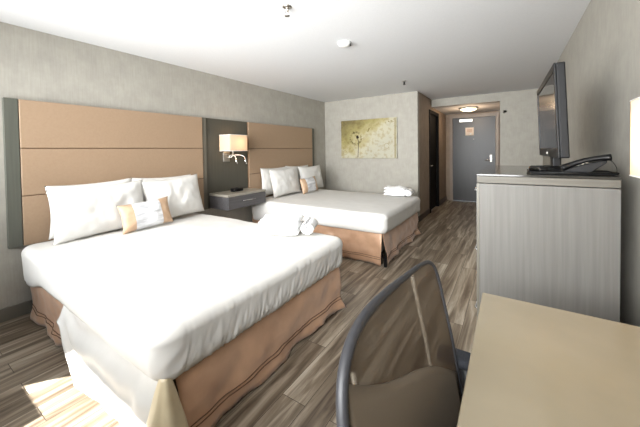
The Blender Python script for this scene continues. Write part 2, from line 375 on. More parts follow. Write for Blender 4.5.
t = empty('wall_panel', 'dark grey green wooden wall panel between the two tan headboards', 'wall panel', (XL, 2.81, .0))
obj('board', BX(0, .028, 2.47-2.81, 3.21-2.81, HZ0, HZ1), M['panelwood'], t, False)
obj('edge_strip', BX(0, .045, 2.409-2.81, 2.468-2.81, HZ0, HZ1), M['stripwood'], t, False, bevel=.002)

# ---------------------------------------------------------------- beds
def perimeter(x0, x1, y0, y1, r, n=(60, 46), nc=10):
    """closed loop of (point, outward normal, arclength) of a rounded rectangle"""
    P = []
    def seg(a, b, nrm, k):
        for i in range(k): P.append((Vector(a).lerp(Vector(b), i/k), Vector(nrm)))
    def arc(cx, cy, a0):
        for i in range(nc):
            a = a0+PI/2*i/nc; nn = Vector((math.cos(a), math.sin(a), 0)); P.append((Vector((cx, cy, 0))+nn*r, nn))
    seg((x0+r, y0, 0), (x1-r, y0, 0), (0, -1, 0), n[0]); arc(x1-r, y0+r, -PI/2)
    seg((x1, y0+r, 0), (x1, y1-r, 0), (1, 0, 0), n[1]); arc(x1-r, y1-r, 0)
    seg((x1-r, y1, 0), (x0+r, y1, 0), (0, 1, 0), n[0]); arc(x0+r, y1-r, PI/2)
    seg((x0, y1-r, 0), (x0, y0+r, 0), (-1, 0, 0), n[1]); arc(x0+r, y0+r, PI)
    s = 0; out = []
    for i, (p, nn) in enumerate(P):
        if i: s += (p-P[i-1][0]).length
        out.append((p, nn, s))
    return out
def duvet(x0, x1, y0, y1, ztop, zhem, seed, org, label, wr=1., near=0):
    bm = bmesh.new(); R = .062
    core = perimeter(x0+R, x1-R, y0+R, y1-R, .025, (130, 190), 12)
    c = Vector(((x0+x1)/2, (y0+y1)/2, 0)); rings = []
    def topz(p):
        u = (p.x-x0)/(x1-x0); v = (p.y-y0)/(y1-y0)
        crown = .020*math.sin(PI*min(1, max(0, u)))**.5*math.sin(PI*min(1, max(0, v)))**.6
        return ztop + crown + .008*nz(p.x*1.3+seed, p.y*1.3) + .0045*nz(p.x*4+seed, p.y*3.1) + .002*nz(p.x*11, p.y*10+seed)
    # top: rings shrinking towards the centre
    K = 26
    for k in range(K+1):
        f = (k/K)**.8
        ring = []
        for p, nn, s in core:
            q = c.lerp(p, f); ring.append(Vector((q.x, q.y, topz(q) if k < K else topz(p))))
        if k == 0: continue
        rings.append(ring)
    # edge roll and drop
    prof = []
    for a in range(1, 8):
        th = PI/2*a/7; prof.append((R*math.sin(th), R*(1-math.cos(th)), 0))
    drop = ztop-R-zhem
    for k in range(1, 15): prof.append((R, R+drop*k/14, k/14))
    for (h, dz, q) in prof:
        ring = []
        for i, (p, nn, s) in enumerate(core):
            foot = max(0, nn.x)                   # the foot end has the strongest gathers
            corner = min(1, 3.2*abs(nn.x*nn.y))
            sk = s*1.0+q*.05; fold = (.012*nz(sk*10+seed, q*1.1+seed) + .013*(.5-abs(nz(sk*(26+8*nz(s*.9, 4.))+seed, q*1.6))*1.8) + .006*nz(sk*60, q*2)) * (.2+1.0*foot+.4*corner)*wr
            out = h - .018*q + fold*(q**1.1 if q > 0 else 0) + .006*q*math.sin(q*PI)
            if q == 0: out += .3*fold*(dz/R)
            z = topz(p) - dz - q*.010*nz(s*2.3+seed, 3.) - q*.07*sstep(-2.9, -3.25, p.x)*abs(nn.y)
            if q > .9: out -= .006
            ring.append(Vector((p.x+nn.x*out, p.y+nn.y*out-near*.045*max(0, -nn.y)*min(1, out/R)*sstep(-3.0, -1.3, p.x), z)))
        rings.append(ring)
    # turned-in hem
    ring = [v-Vector((nn.x*.018, nn.y*.018, -.006)) for v, (p, nn, s) in zip(rings[-1], core)]; rings.append(ring)
    VV = [[bm.verts.new(v) for v in r] for r in rings]; n = len(core)
    cv = bm.verts.new((c.x, c.y, topz(c)))
    for i in range(n): bm.faces.new((cv, VV[0][i], VV[0][(i+1) % n]))
    for A, B in zip(VV, VV[1:]):
        for i in range(n): bm.faces.new((A[i], B[i], B[(i+1) % n], A[(i+1) % n]))
    return tag(obj('duvet', bm, M['white'], None, origin=org), label, 'duvet', 'white duvets')

def skirt_panel(a, b, nrm, seed, z0=.012, z1=.43, flare=.045, gather=None, name='skirt_panel', parent=None, m='satin', amp=1.):
    """a hanging satin panel from a to b; gather(s, q) adds extra outward folds"""
    a = Vector(a); b = Vector(b); nrm = Vector(nrm); Ln = (b-a).length
    nu, nv = max(6, int(Ln/.018)), 16
    def off(s, q):   # q: 0 top .. 1 bottom
        o = q*flare*.8 + amp*(.034*nz(s*3.2+q*1.5+seed, q*2)+.012*nz(s*9-q*2+seed, q*3.0+seed)+.008*nz(s*14-q*6, seed)+.020*(.5-abs(nz(s*2.6+q*2.2, q*2.6-s*1.2+seed))*1.7)*q)*(.45+q*.7)
        o += amp*.008*math.sin(q*6+4*nz(s*1.7, seed))*(1-q)*nz(s*3.3, seed+5)*2
        if gather: o += gather(s, q)
        return o
    def P(u, v):
        s = u*Ln; q = 1-v
        return a.lerp(b, u) + nrm*off(s, q) + Vector((0, 0, z0+(z1-z0)*v))
    bm = bmesh.new(); grid(bm, P, nu, nv)
    o = obj(name, bm, M[m], parent)
    so = o.modifiers.new('thick', 'SOLIDIFY'); so.thickness = .003; so.offset = -1
    for zq in (.79, .84):
        bm = bmesh.new(); tube(bm, [P(i/nu, 1-zq)+nrm*.002 for i in range(nu+1)], .0028, 6)
        sm = obj('stitched_seam', bm, M['seam'] if m == 'satin' else M['sunlit_satin'], o)
    return o

def bed(y0, y1, label, seed, near):
    x0, x1 = -3.40, -1.20; oy = (y0+y1)/2; t = empty('bed', label, 'bed', (-2.3, oy, 0), group='two queen beds')
    X = lambda x: x+2.3; Y = lambda y: y-oy
    obj('box_spring', BX(X(x0)+.01, X(x1)-.075, Y(y0)+.075, Y(y1)-.075, .14, .36), M['greybase'], t, False, bevel=.02)
    obj('mattress', BX(X(x0)+.01, X(x1)-.07, Y(y0)+.07, Y(y1)-.07, .362, .565), M['white'], t, True, bevel=.06, seg=4)
    for xx in (X(x0)+.12, X(x1)-.10):
        for yy in (Y(y0)+.10, Y(y1)-.10):
            bm = bmesh.new(); cyl(bm, (xx, yy, 0), (xx, yy, .14), .026, .03); obj('leg', bm, M['black'], t)
    ins = .058
    fx = X(x1)-ins
    def g(s, q):   # corner fullness
        Ln = (y1-y0-2*ins); e = min(s, Ln-s); return .03*math.exp(-e/.07)*q
    p = skirt_panel((fx, Y(y0)+ins, 0), (fx, Y(y1)-ins, 0), (1, 0, 0), seed, gather=g, parent=t)
    skirt_panel((X(x0)+.02, Y(y0)+ins, 0), (fx, Y(y0)+ins, 0), (0, -1, 0), seed+3, flare=.03, parent=t, gather=lambda s, q: .02*q*math.exp(-(2.12-s)/.1))
    skirt_panel((X(x0)+.02, Y(y1)-ins, 0), (fx, Y(y1)-ins, 0), (0, 1, 0), seed+6, flare=.02, parent=t)
    return t, X, Y
b1, X, Y = bed(.66, 2.235, 'queen bed nearest the camera with bronze satin skirt', 1.3, True)
# the corner pleat of the nearer bed, pinched under the hem and fanning out to the floor
def pleat(parent, cx, cy, z1, mname, label, k=1.):
    bm = bmesh.new()
    def P(u, v):
        q = 1-v; a = -PI*.75+u*PI*1.15
        rad = .014+.085*q**.8*k
        rad += .007*q*math.sin(u*PI*7+.5+2*q) + .03*q*nz(u*4, q*2)
        return Vector((cx+math.cos(a)*rad, cy+math.sin(a)*rad, .012+(z1-.012)*v))
    grid(bm, P, 72, 16); o = obj('corner_pleat', bm, M[mname], parent); o['label'] = label
    so = o.modifiers.new('thick', 'SOLIDIFY'); so.thickness = .003
    return o
pleat(b1, X(-1.245), Y(.665), .405, 'sunlit_satin', 'bronze satin corner pleat gathered under the duvet, coloured paler as sunlit', 1.15)
b2, X2, Y2 = bed(3.19, 4.79, 'queen bed farther from the camera with tan satin skirt', 7.7, False)
bm = bmesh.new(); box(bm, X2(-1.222), X2(-1.195), Y2(3.20), Y2(3.23), 0, .12); o = obj('corner_bracket', bm, M['black'], b2, False); o['label'] = 'black metal corner foot showing at the skirt split'

duvet(-3.40, -1.195, .645, 2.235, .605, .365, 2.1, (-2.3, 1.41, .5), 'white duvet tucked over the nearer bed', .62, 1)
duvet(-3.40, -1.19, 3.185, 4.79, .605, .375, 9.4, (-2.3, 3.99, .5), 'white duvet tucked over the farther bed', .7)

# white under-sheet spilling out below the duvet on the window side of the nearer bed
bm = bmesh.new()
def sheetP(u, v):
    x = -2.46+u*1.22; q = 1-v
    zb = .27-.14*sstep(.0, .22, u)-.03*math.sin(u*PI*2.3)+.06*sstep(.78, 1., u)
    z = .47+(zb-.47)*q
    y = .705-.018-q**1.6*(.06+.05*sstep(.1, .5, u)) + .018*nz(x*6, q*3.2)*q + .020*math.sin(q*17+4*nz(x*2.6, 1.1))*q*sstep(.02, .2, u)*(1-.6*sstep(.55, .8, u))+.014*math.sin(x*30+2*q)*q*sstep(.55, .85, u)
    return Vector((x, y, z))
grid(bm, sheetP, 90, 34)
o = tag(obj('bed_sheet', bm, M['white'], None, origin=(-1.9, .66, .3)), 'crumpled white bed sheet hanging below the duvet on the window side', 'sheet')
so = o.modifiers.new('thick', 'SOLIDIFY'); so.thickness = .003

# ---------------------------------------------------------------- pillows
def pillow_fn(w, h, th, seed, wr=1.):
    def P(u, v, side):
        a, b = 2*u-1, 2*v-1
        x = a*w/2*(1-.075*(1-b*b)*abs(a)**3); y = b*h/2*(1-.085*(1-a*a)*abs(b)**3)
        t = th/2*(max(0, (1-abs(a)**2.6))*max(0, (1-abs(b)**2.6)))**.52
        t *= 1+.10*nz(a*1.5+seed, b*1.5)
        e = min(1, 3*(1-max(abs(a), abs(b))))
        wrk = (.012*nz(a*3+seed, b*2.5, seed)+.007*nz(a*7+seed, b*3, 2.))*wr*e
        return Vector((x, y, side*t+wrk))
    return P
def pillow_mesh(bm, w, h, th, seed, u0=0, u1=1, nu=36, nv=26, wr=1.):
    P = pillow_fn(w, h, th, seed, wr)
    for side in (1, -1): grid(bm, lambda u, v: P(u0+(u1-u0)*u, v, side), nu, nv)
    bmesh.ops.remove_doubles(bm, verts=bm.verts, dist=.0006)
def place(o, c, lean, yaw=0, roll=0):
    # local x -> world +Y, local y -> up (leaning back to -X), local z -> towards +X
    R0 = Matrix(((0, -math.sin(lean), math.cos(lean)), (1, 0, 0), (0, math.cos(lean), math.sin(lean))))
    R = Matrix.Rotation(yaw, 3, 'Z') @ R0 @ Matrix.Rotation(roll, 3, 'Z')
    o.location = c; o.rotation_euler = R.to_euler()
def pillow(c, w, h, th, lean, seed, label, yaw=0, roll=0, group='white bed pillows'):
    bm = bmesh.new(); pillow_mesh(bm, w, h, th, seed)
    o = obj('pillow', bm, M['white'], None); place(o, c, lean, yaw, roll)
    return tag(o, label, 'pillow', group)
pillow((-3.338, 1.16, .862), .70, .465, .11, .06, 1.2, 'white pillow at the back left of the nearer bed against the headboard', 0, .02)
pillow((-3.165, 1.165, .845), .76, .465, .16, .20, 4.2, 'large white pillow in front on the left of the nearer bed', -.02, .03)
pillow((-3.338, 1.83, .862), .70, .465, .11, .06, 6.2, 'white pillow at the back right of the nearer bed, mostly hidden', 0, -.02)
pillow((-3.165, 1.86, .852), .68, .465, .16, .20, 8.2, 'white pillow in front on the right of the nearer bed', .03, .05)
pillow((-3.338, 3.74, .862), .70, .465, .11, .06, 11.2, 'white pillow at the back left of the farther bed', 0, .0)
pillow((-3.165, 3.80, .852), .72, .465, .16, .20, 14.2, 'white pillow in front on the left of the farther bed', .0, .02)
pillow((-3.338, 4.36, .862), .70, .465, .11, .06, 16.2, 'white pillow at the back right of the farther bed', 0, -.02)
pillow((-3.165, 4.56, .852), .72, .465, .16, .20, 18.2, 'white pillow in front on the right of the farther bed', .0, .0)
def accent(c, w, h, th, lean, seed, label, yaw, roll):
    t = empty('accent_pillow', label, 'cushion', group='small accent cushions')
    for a, b, m, nm in ((0, .235, 'pillowtan', 'tan_end'), (.235, .765, 'silver', 'middle_band'), (.765, 1, 'pillowtan', 'tan_end')):
        bm = bmesh.new(); pillow_mesh(bm, w, h, th, seed, a, b, 14, 20, .5); o = obj(nm, bm, M[m], t)
        if nm == 'middle_band': o['label'] = 'silvery white crinkled middle band'
    place(t, c, lean, yaw, roll); return t
accent((-2.97, 1.455, .762), .47, .27, .12, .30, 3.3, 'small tan and silver cushion on the nearer bed', -.05, .06)
accent((-2.96, 4.19, .765), .47, .27, .12, .26, 5.3, 'small tan and silver cushion on the farther bed', .0, .03)

# ---------------------------------------------------------------- towels
def folded_towel(name, c, rz, ln, dp, ht, layers, seed, label, group):
    bm = bmesh.new()
    for k in range(layers):
        zc = ht*(k+.5)/layers; hh = ht/layers*.5*.98
        def P(u, v):
            a = u*ln-ln/2; th = 2*PI*v; n = 3.4
            cy = abs(math.cos(th))**(2/n)*math.copysign(1, math.cos(th)); cz = abs(math.sin(th))**(2/n)*math.copysign(1, math.sin(th))
            e = (1-abs(2*u-1)**12)**.5 if 0 < u < 1 else 0
            y = cy*dp/2*(.92+.08*e)+.008*nz(a*8+seed, k*3.1)
            z = zc+cz*hh*e+(.022*nz(a*7+seed, cy*1.5+seed)+.010*nz(a*17+seed, cy*4))*(k+1)/layers
            return Vector((a+.006*nz(cy*3, k+seed), y+.004*k*(-1)**k, z))
        grid(bm, P, 30, 28)
    bmesh.ops.remove_doubles(bm, verts=bm.verts, dist=.0003)
    o = obj(name, bm, M['towel'], None); o.location = c; o.rotation_euler = (0, 0, rz)
    return tag(o, label, 'towel', group)
def rolled_towel(c, rz, ln, r, seed, label, group):
    bm = bmesh.new(); turns = 3.2; n = 90
    def P(u, v):
        th = u*turns*2*PI; rr = r*(.15+.85*u); a = (v-.5)*ln
        w = .005*nz(a*9+seed, th*.3)
        return Vector((a+.004*nz(th, seed), (rr+w)*math.cos(th), r+(rr+w)*math.sin(th)*.9))
    grid(bm, P, n, 16); o = obj('rolled_towel', bm, M['towel'], None); o.location = c; o.rotation_euler = (0, 0, rz)
    so = o.modifiers.new('thick', 'SOLIDIFY'); so.thickness = .009
    return tag(o, label, 'towel', group)
Z1 = .628
folded_towel('folded_towel', (-1.73, 2.01, Z1), .42, .36, .27, .135, 3, 1.1, 'folded white towel lying on the left of the pile on the nearer bed', 'towels on the nearer bed')
rolled_towel((-1.49, 2.115, Z1+.004), .42+PI/2, .24, .062, 2.1, 'rolled white towel on the right of the pile on the nearer bed', 'towels on the nearer bed')
folded_towel('folded_towel', (-1.545, 4.6, Z1-.002), .1, .33, .26, .13, 3, 4.1, 'folded white towel lying on the left of the pile on the farther bed', 'towels on the farther bed')
rolled_towel((-1.335, 4.62, Z1-.004), .1+PI/2, .24, .062, 5.1, 'rolled white towel on the right of the pile on the farther bed', 'towels on the farther bed')

# ---------------------------------------------------------------- nightstand
NY0, NY1, NX0, NX1 = 2.50, 3.195, XL+.03, -3.045
t = empty('nightstand', 'grey floating nightstand with one drawer between the two beds', 'nightstand', (NX0, (NY0+NY1)/2, .597)); oy = (NY0+NY1)/2
obj('top', BX(0, NX1-NX0, NY0-oy-.0, NY1-oy, .172, .200), M['standtop'], t, False, bevel=.003)
obj('body', BX(0, NX1-NX0-.022, NY0-oy+.004, NY1-oy-.004, 0, .171), M['drawerwood'], t, False, bevel=.002)
d = obj('drawer', BX(NX1-NX0-.021, NX1-NX0-.002, NY0-oy+.006, NY1-oy-.006, .004, .165), M['drawerwood'], t, False, bevel=.002)
bm = bmesh.new(); x = NX1-NX0; tube(bm, [(x-.002, .0-.11, .10), (x+.022, -.11, .10), (x+.022, .11, .10), (x-.002, .11, .10)], .006); o = obj('handle', bm, M['chrome'], d); o['label'] = 'chrome bar handle'
# alarm clock
t = empty('alarm_clock', 'low black alarm clock on the grey nightstand', 'clock', (-3.27, 2.84, .797))
obj('case', BX(-.045, .045, -.085, .085, .001, .045), M['black'], t, True, bevel=.012, seg=3)
obj('display', BX(.0455, .048, -.06, .06, .012, .036), M['screen'], t, False)
bm = bmesh.new(); cyl(bm, (0, 0, .045), (0, 0, .052), .018); obj('snooze_button', bm, M['tvside'], t)
# sconce
SY0, SY1, SX0, SX1, SZ0, SZ1 = 2.66, 2.985, XL+.055, -3.185, 1.372, 1.595
t = empty('wall_sconce', 'nickel wall sconce with cream shade and two gooseneck reading lights', 'lamp', (XL+.028, 2.80, 1.28))
LX = lambda x: x-(XL+.028); LY = lambda y: y-2.80; LZ = lambda z: z-1.28
def shade_box(x0, x1, y0, y1, z0, z1):
    bm = bmesh.new(); th = .002
    c = [(x0, y0), (x1, y0), (x1, y1), (x0, y1)]; r = .018; loop = []
    for (cx, cy, a0) in ((x1-r, y0+r, -PI/2), (x1-r, y1-r, 0), (x0+r, y1-r, PI/2), (x0+r, y0+r, PI)):
        for i in range(5): a = a0+PI/2*i/4; loop.append((cx+r*math.cos(a), cy+r*math.sin(a)))
    A = [bm.verts.new((x, y, z0)) for x, y in loop]; B = [bm.verts.new((x, y, z1)) for x, y in loop]; n = len(loop)
    for i in range(n): bm.faces.new((A[i], A[(i+1) % n], B[(i+1) % n], B[i]))
    return bm, loop
bm, loop = shade_box(LX(SX0), LX(SX1), LY(SY0), LY(SY1), LZ(SZ0), LZ(SZ1)); sh = obj('lamp_shade', bm, M['shade'], t, True)
for z in (SZ0, SZ1):
    bm = bmesh.new(); tube(bm, [(x, y, LZ(z)) for x, y in loop], .003, 6, True); obj('shade_rim', bm, M['whiteplastic'], sh)
obj('back_plate', BX(0, .018, -.055, .055, -.06, .075), M['nickel'], t, False, bevel=.004)
bm = bmesh.new(); tube(bm, [(.018, 0, .04), (.14, 0, .04), (.15, 0, .05), (.15, 0, .17)], .008); obj('shade_arm', bm, M['nickel'], t)
for s, dy in ((1, .05), (2, .115)):
    bm = bmesh.new(); pts = []
    for i in range(14):
        a = i/13*PI*.95
        pts.append((.03+.10*s*.55*(1-math.cos(a))/1.4+.02*s, dy*(1-math.cos(a))/2+.02*s, .0+.045*math.sin(a)+.0*i-.02*(i/13)))
    tube(bm, [(.018, .01*s, .0)]+pts, .006)
    e = Vector(pts[-1]); o = obj('gooseneck', bm, M['nickel'], t)
    bm = bmesh.new(); cyl(bm, e, e+Vector((.004, .008, -.085)), .009, .018); obj('reading_light', bm, M['chrome'], o)

# ---------------------------------------------------------------- painting
PX0, PX1, PZ0, PZ1 = -3.042, -1.826, 1.190, 1.985
t = empty('painting', 'abstract canvas of a dandelion seed head in cream and olive on the far wall', 'painting', ((PX0+PX1)/2, YF, (PZ0+PZ1)/2))
W2, H2 = (PX1-PX0)/2, (PZ1-PZ0)/2
cv = obj('canvas', BX(-W2, W2, -.035, -.002, -H2, H2), M['canvas'], t, False, bevel=.003)
yy = -.0362
def stroke(bm, pts, w):
    for (a, b) in zip(pts, pts[1:]):
        a, b = Vector(a), Vector(b); d = (b-a).normalized(); n = Vector((-d.y, d.x))*w/2
        vs = [bm.verts.new((p.x, yy, p.y)) for p in (a-n, b-n, b+n, a+n)]; bm.faces.new(vs)
cx, cz = -W2+.285*2*W2, .02
bm = bmesh.new(); random.seed(3)
for k in range(70):
    a = random.uniform(0, 2*PI); r0 = random.uniform(.10, .115); r1 = r0+random.uniform(.012, .05)
    stroke(bm, [(cx+r0*math.cos(a), cz+r0*math.sin(a)), (cx+r1*math.cos(a+.08), cz+r1*math.sin(a+.08))], .010)
obj('seed_ring', bm, M['ochre'], t, False)
bm = bmesh.new(); stroke(bm, [(cx+.04, cz+.01), (cx+.062, cz-.08), (cx+.058, cz-.2), (cx+.045, -H2+.02)], .013)
for k in range(22):
    a = random.uniform(0, 2*PI); r = random.uniform(.01, .035); stroke(bm, [(cx+.04, cz+.02), (cx+.04+r*math.cos(a), cz+.02+r*1.3*math.sin(a))], .014)
obj('flower_stem', bm, M['ink'], t, False)
bm = bmesh.new(); stroke(bm, [(cx+.27, cz+.12), (cx+.30, cz+.20)], .022); stroke(bm, [(cx+.285, cz+.14), (cx+.33, cz+.22)], .01)
obj('drifting_seed', bm, M['ochre'], t, False)
bm = bmesh.new(); stroke(bm, [(W2-.035, -H2+.01), (W2-.03, H2-.01)], .02); obj('edge_stripe', bm, M['ochre'], t, False)
bm = bmesh.new()
for k in range(24):
    x, z = -W2+random.uniform(.01, .14), H2-random.uniform(.01, .2)
    stroke(bm, [(x, z), (x+random.uniform(-.02, .03), z-random.uniform(.005, .03))], .012)
obj('left_flecks', bm, M['ochre'], t, False); bm = bmesh.new()
for k in range(20):
    x, z = W2-random.uniform(.06, .28), H2-random.uniform(.02, .09)
    stroke(bm, [(x, z), (x+random.uniform(-.03, .03), z-random.uniform(.0, .02))], .008)
obj('right_flecks', bm, M['ochre'], t, False)
for (ox, oz, r) in ((-W2+.09, -H2+.12, .045), (-W2+.2, -H2+.2, .02), (W2-.2, -.15, .05)):
    bm = bmesh.new()
    pts = [(ox+r*math.cos(a*PI/7), oz+r*math.sin(a*PI/7)) for a in range(14)]
    stroke(bm, pts, .006); obj('painted_ring', bm, M['ochre'], t, False)

# ---------------------------------------------------------------- dresser with television
DX0, DX1, DY0, DY1, DZ = -.1545, .417, 1.826, 2.78, 1.215
t = empty('dresser', 'tall ash grey wooden dresser cabinet with dark glossy top under the television', 'dresser', ((DX0+DX1)/2, (DY0+DY1)/2, 0))
ox, oy = (DX0+DX1)/2, (DY0+DY1)/2; a, b = DX0-ox, DX1-ox; c, d = DY0-oy, DY1-oy
obj('top', BX(a-.002, b+.002, c-.002, d+.002, DZ-.012, DZ), M['glasstop'], t, False, bevel=.002)
obj('top_rail', BX(a, b, c, d, DZ-.05, DZ-.013), M['railwood'], t, False, bevel=.002)
obj('body', BX(a+.012, b, c+.001, d-.001, .06, DZ-.054), M['dresswood'], t, False, bevel=.002)
obj('edge_band', BX(a+.001, a+.0115, c+.0, c+.02, .06, DZ-.054), M['stripwood'], t, False)
obj('plinth', BX(a+.05, b-.01, c+.02, d-.02, 0, .059), M['blackmatte'], t, False)
for k in range(2):
    for j in range(3):
        y0 = c+.022+k*(d-c-.03)/2; z0 = .07+j*.365
        dr = obj('drawer', BX(a-.004, a+.0115, y0, y0+(d-c-.03)/2-.006, z0, z0+.355), M['dresswood'], t, False, bevel=.002)
        bm = bmesh.new(); ym = y0+(d-c-.03)/4; tube(bm, [(a-.004, ym-.06, z0+.3), (a-.025, ym-.06, z0+.3), (a-.025, ym+.06, z0+.3), (a-.004, ym+.06, z0+.3)], .005); obj('handle', bm, M['chrome'], dr)
# television
t = empty('television', 'black flat television on the dresser turned towards the beds', 'television', (.235, 2.39, DZ), rz=math.radians(.9))
bm = bmesh.new(); box(bm, -.022, .016, -.46, .46, .082, .575)
tv = obj('housing', bm, M['tvside'], t, False, bevel=.006); tilt = [tv]
bm = bmesh.new(); box(bm, .016, .03, -.30, .30, .12, .45); tilt.append(obj('rear_cover', bm, M['blackmatte'], t, False, bevel=.01))
bm = bmesh.new()
for (y0, y1, z0, z1) in ((-.46, -.425, .082, .575), (.425, .46, .082, .575), (-.425, .425, .54, .575), (-.425, .425, .082, .135)): box(bm, -.031, -.0225, y0, y1, z0, z1)
bz = obj('bezel', bm, M['black'], t, False, bevel=.002); tilt.append(bz)
tilt.append(obj('screen', BX(-.0265, -.0225, -.424, .424, .136, .539), M['screen'], t, False))
for o in tilt: o.rotation_euler = (0, math.radians(-2.4), 0)
bm = bmesh.new(); box(bm, -.033, -.0312, -.03, .03, .10, .112); obj('badge', bm, M['nickel'], bz, False)
bm = bmesh.new(); box(bm, -.012, .03, -.06, .06, .018, .10); obj('stand_neck', bm, M['black'], t, False, bevel=.006)
bm = bmesh.new(); lathe(bm, [(.0001, 0), (.19, 0), (.2, .006), (.18, .014), (.05, .02), (.0001, .02)], seg=48); bmesh.ops.scale(bm, vec=(.62, 1.15, 1), verts=bm.verts); obj('stand_base', bm, M['black'], t)
# tray with remote control and phone
t = empty('tray', 'flat black tray below the telephone on the dresser top', 'tray', (.185, 2.01, DZ), rz=.05)
bm = bmesh.new(); box(bm, -.10, .24, -.10, .06, .001, .008); obj('plate', bm, M['black'], t, False, bevel=.002)
bm = bmesh.new(); tube(bm, [(-.10, -.10, .01), (.24, -.10, .01), (.24, .06, .01), (-.10, .06, .01)], .004, 6, True); obj('rim', bm, M['tvside'], t)
t = empty('remote_control', 'black remote control lying on the tray left of the telephone', 'remote control', (.13, 2.02, DZ+.0095), rz=-1.35)
obj('case', BX(-.085, .085, -.022, .022, .002, .024), M['black'], t, True, bevel=.008, seg=3)
bm = bmesh.new()
for i in range(6):
    for j in range(3): cyl(bm, (-.06+i*.02, -.012+j*.012, .024), (-.06+i*.02, -.012+j*.012, .0265), .004, seg=8)
obj('button_pad', bm, M['tvside'], t)
# telephone
t = empty('telephone', 'black desk telephone tilted up on the right of the dresser', 'telephone', (.298, 1.975, DZ+.009), rz=-.04); t.scale = (.84, .9, .78)
bm = bmesh.new()
prof = [(-.085, .0), (-.085, .018), (.10, .080), (.115, .080), (.115, .066), (.045, .0)]
for yv in (-.07, .08): pass
A = [bm.verts.new((x, -.04, z)) for x, z in prof]; B = [bm.verts.new((x, .08, z)) for x, z in prof]
bm.faces.new(A); bm.faces.new(B[::-1])
for i in range(len(prof)): bm.faces.new((A[i], A[(i+1) % len(prof)], B[(i+1) % len(prof)], B[i]))
ba = obj('base', bm, M['tvside'], t, False, bevel=.005)
bm = bmesh.new()
for i in range(4):
    for j in range(3):
        x = -.03+i*.022; y = .01+j*.022; z = .018+(x+.085)*.335; rbox(bm, x, y, z+.002, .014, .014, .006, Matrix.Rotation(-.324, 4, 'Y'))
obj('keypad', bm, M['nickel'], ba, False)
bm = bmesh.new(); pts = []; rad = []
for i in range(19):
    u = i/18; x = -.088+.215*u; zz = .030+.072*u+.016*math.sin(PI*u); pts.append((x, -.052, zz-.002)); rad.append(.0155+.0065*(abs(2*u-1)**3))
tube(bm, pts, rad, 12, flat=1.25); o = obj('handset', bm, M['black'], t)
bm = bmesh.new(); pts = []
for i in range(150):
    u = i/149; c0 = Vector((.122, -.045, .088)).lerp(Vector((.155, -.03, -.004)), u)+Vector((.012*math.sin(PI*u), 0, 0)); pts.append(c0+Vector((0, .0045*math.cos(u*70), .0045*math.sin(u*70))))
tube(bm, pts, .0013, 5); obj('coiled_cord', bm, M['black'], t)

# ---------------------------------------------------------------- desk, desk lamp
KX0, KX1, KY0, KY1, KZ = -.098, .488, .12, 1.387, .75
t = empty('desk', 'cream topped glossy desk against the right wall', 'desk', ((KX0+KX1)/2, (KY0+KY1)/2, 0)); ox, oy = (KX0+KX1)/2, (KY0+KY1)/2
obj('desk_top', BX(KX0-ox, KX1-ox, KY0-oy, KY1-oy, KZ-.035, KZ), M['desk'], t, True, bevel=.005, seg=3)
for y in (KY0+.03, KY1-.07): obj('side_panel', BX(KX0-ox+.06, KX1-ox-.02, y-oy, y-oy+.035, 0, KZ-.036), M['deskleg'], t, False, bevel=.003)
obj('modesty_panel', BX(KX1-ox-.06, KX1-ox-.04, KY0-oy+.066, KY1-oy-.071, .3, KZ-.036), M['deskleg'], t, False)
lx, ly = .394, 1.215
t = empty('desk_lamp', 'lit cream square lampshade on the desk at the right edge', 'lamp', (lx, ly, KZ))
bm = bmesh.new(); lathe(bm, [(.055, 0.0005), (.055, .012), (.02, .018), (.01, .02)], seg=32); obj('base', bm, M['nickel'], t)
bm = bmesh.new(); cyl(bm, (0, 0, .018), (0, 0, .56), .007); obj('pole', bm, M['nickel'], t)
bm, loop = shade_box(-.082, .082, -.08, .085, .512, .742); sh = obj('lamp_shade', bm, M['shade'], t, True)
for z in (.512, .742):
    bm = bmesh.new(); tube(bm, [(x, y, z) for x, y in loop], .0025, 6, True); obj('shade_rim', bm, M['whiteplastic'], sh)

# ---------------------------------------------------------------- office chair
t = empty('office_chair', 'office chair with see-through brown mesh back pushed to the desk', 'chair', (-.06, .76, 0))
ccx, ccy = -.06, .76
def back(s, z):
    """backrest surface: s -1 near .. +1 far, z world height"""
    y = .715+.292*s*(1-.06*sstep(.85, .45, z))
    x = -.256+.026*s-.22*(z-1.0)+.016*s*s-.035*max(0, .75-z)
    return Vector((x-ccx, y-ccy, z))
def outline(n=72):
    pts = []
    for i in range(n):
        a = 2*PI*i/n; cs, sn = math.cos(a), math.sin(a); ex = 2/(9 if cs > 0 else 3.8)
        s = abs(cs)**ex*math.copysign(1, cs); zz = abs(sn)**ex*math.copysign(1, sn)
        z = .752+.246*zz
        pts.append((s, z))
    return pts
ol = outline()
bm = bmesh.new(); tube(bm, [back(s, z) for s, z in ol], [.0115-.0055*sstep(-.5, .9, s) for s, z in ol], 10, True); fr = obj('back_frame', bm, M['chairframe'], t)
bm = bmesh.new(); cpt = (0, .752); rings = []
for k in range(1, 15):
    f = k/14; rings.append([bm.verts.new(back(cpt[0]+(s-cpt[0])*f*.985, cpt[1]+(z-cpt[1])*f*.985)) for s, z in ol])
cvv = bm.verts.new(back(*cpt)); n = len(ol)
for i in range(n): bm.faces.new((cvv, rings[0][i], rings[0][(i+1) % n]))
for A, B in zip(rings, rings[1:]):
    for i in range(n): bm.faces.new((A[i], A[(i+1) % n], B[(i+1) % n], B[i]))
o = obj('mesh_panel', bm, M['mesh'], t); o['label'] = 'brown see-through mesh'
for s0, s1, zt in ((-.66, -.66, .90), (.60, .58, .97)):
    bm = bmesh.new(); tube(bm, [back(s0+(s1-s0)*i/12, zt+(.55-zt)*i/12)+Vector((-.022, 0, 0)) for i in range(13)], .007, 8); obj('back_rib', bm, M['rib'], t)
bm = bmesh.new()
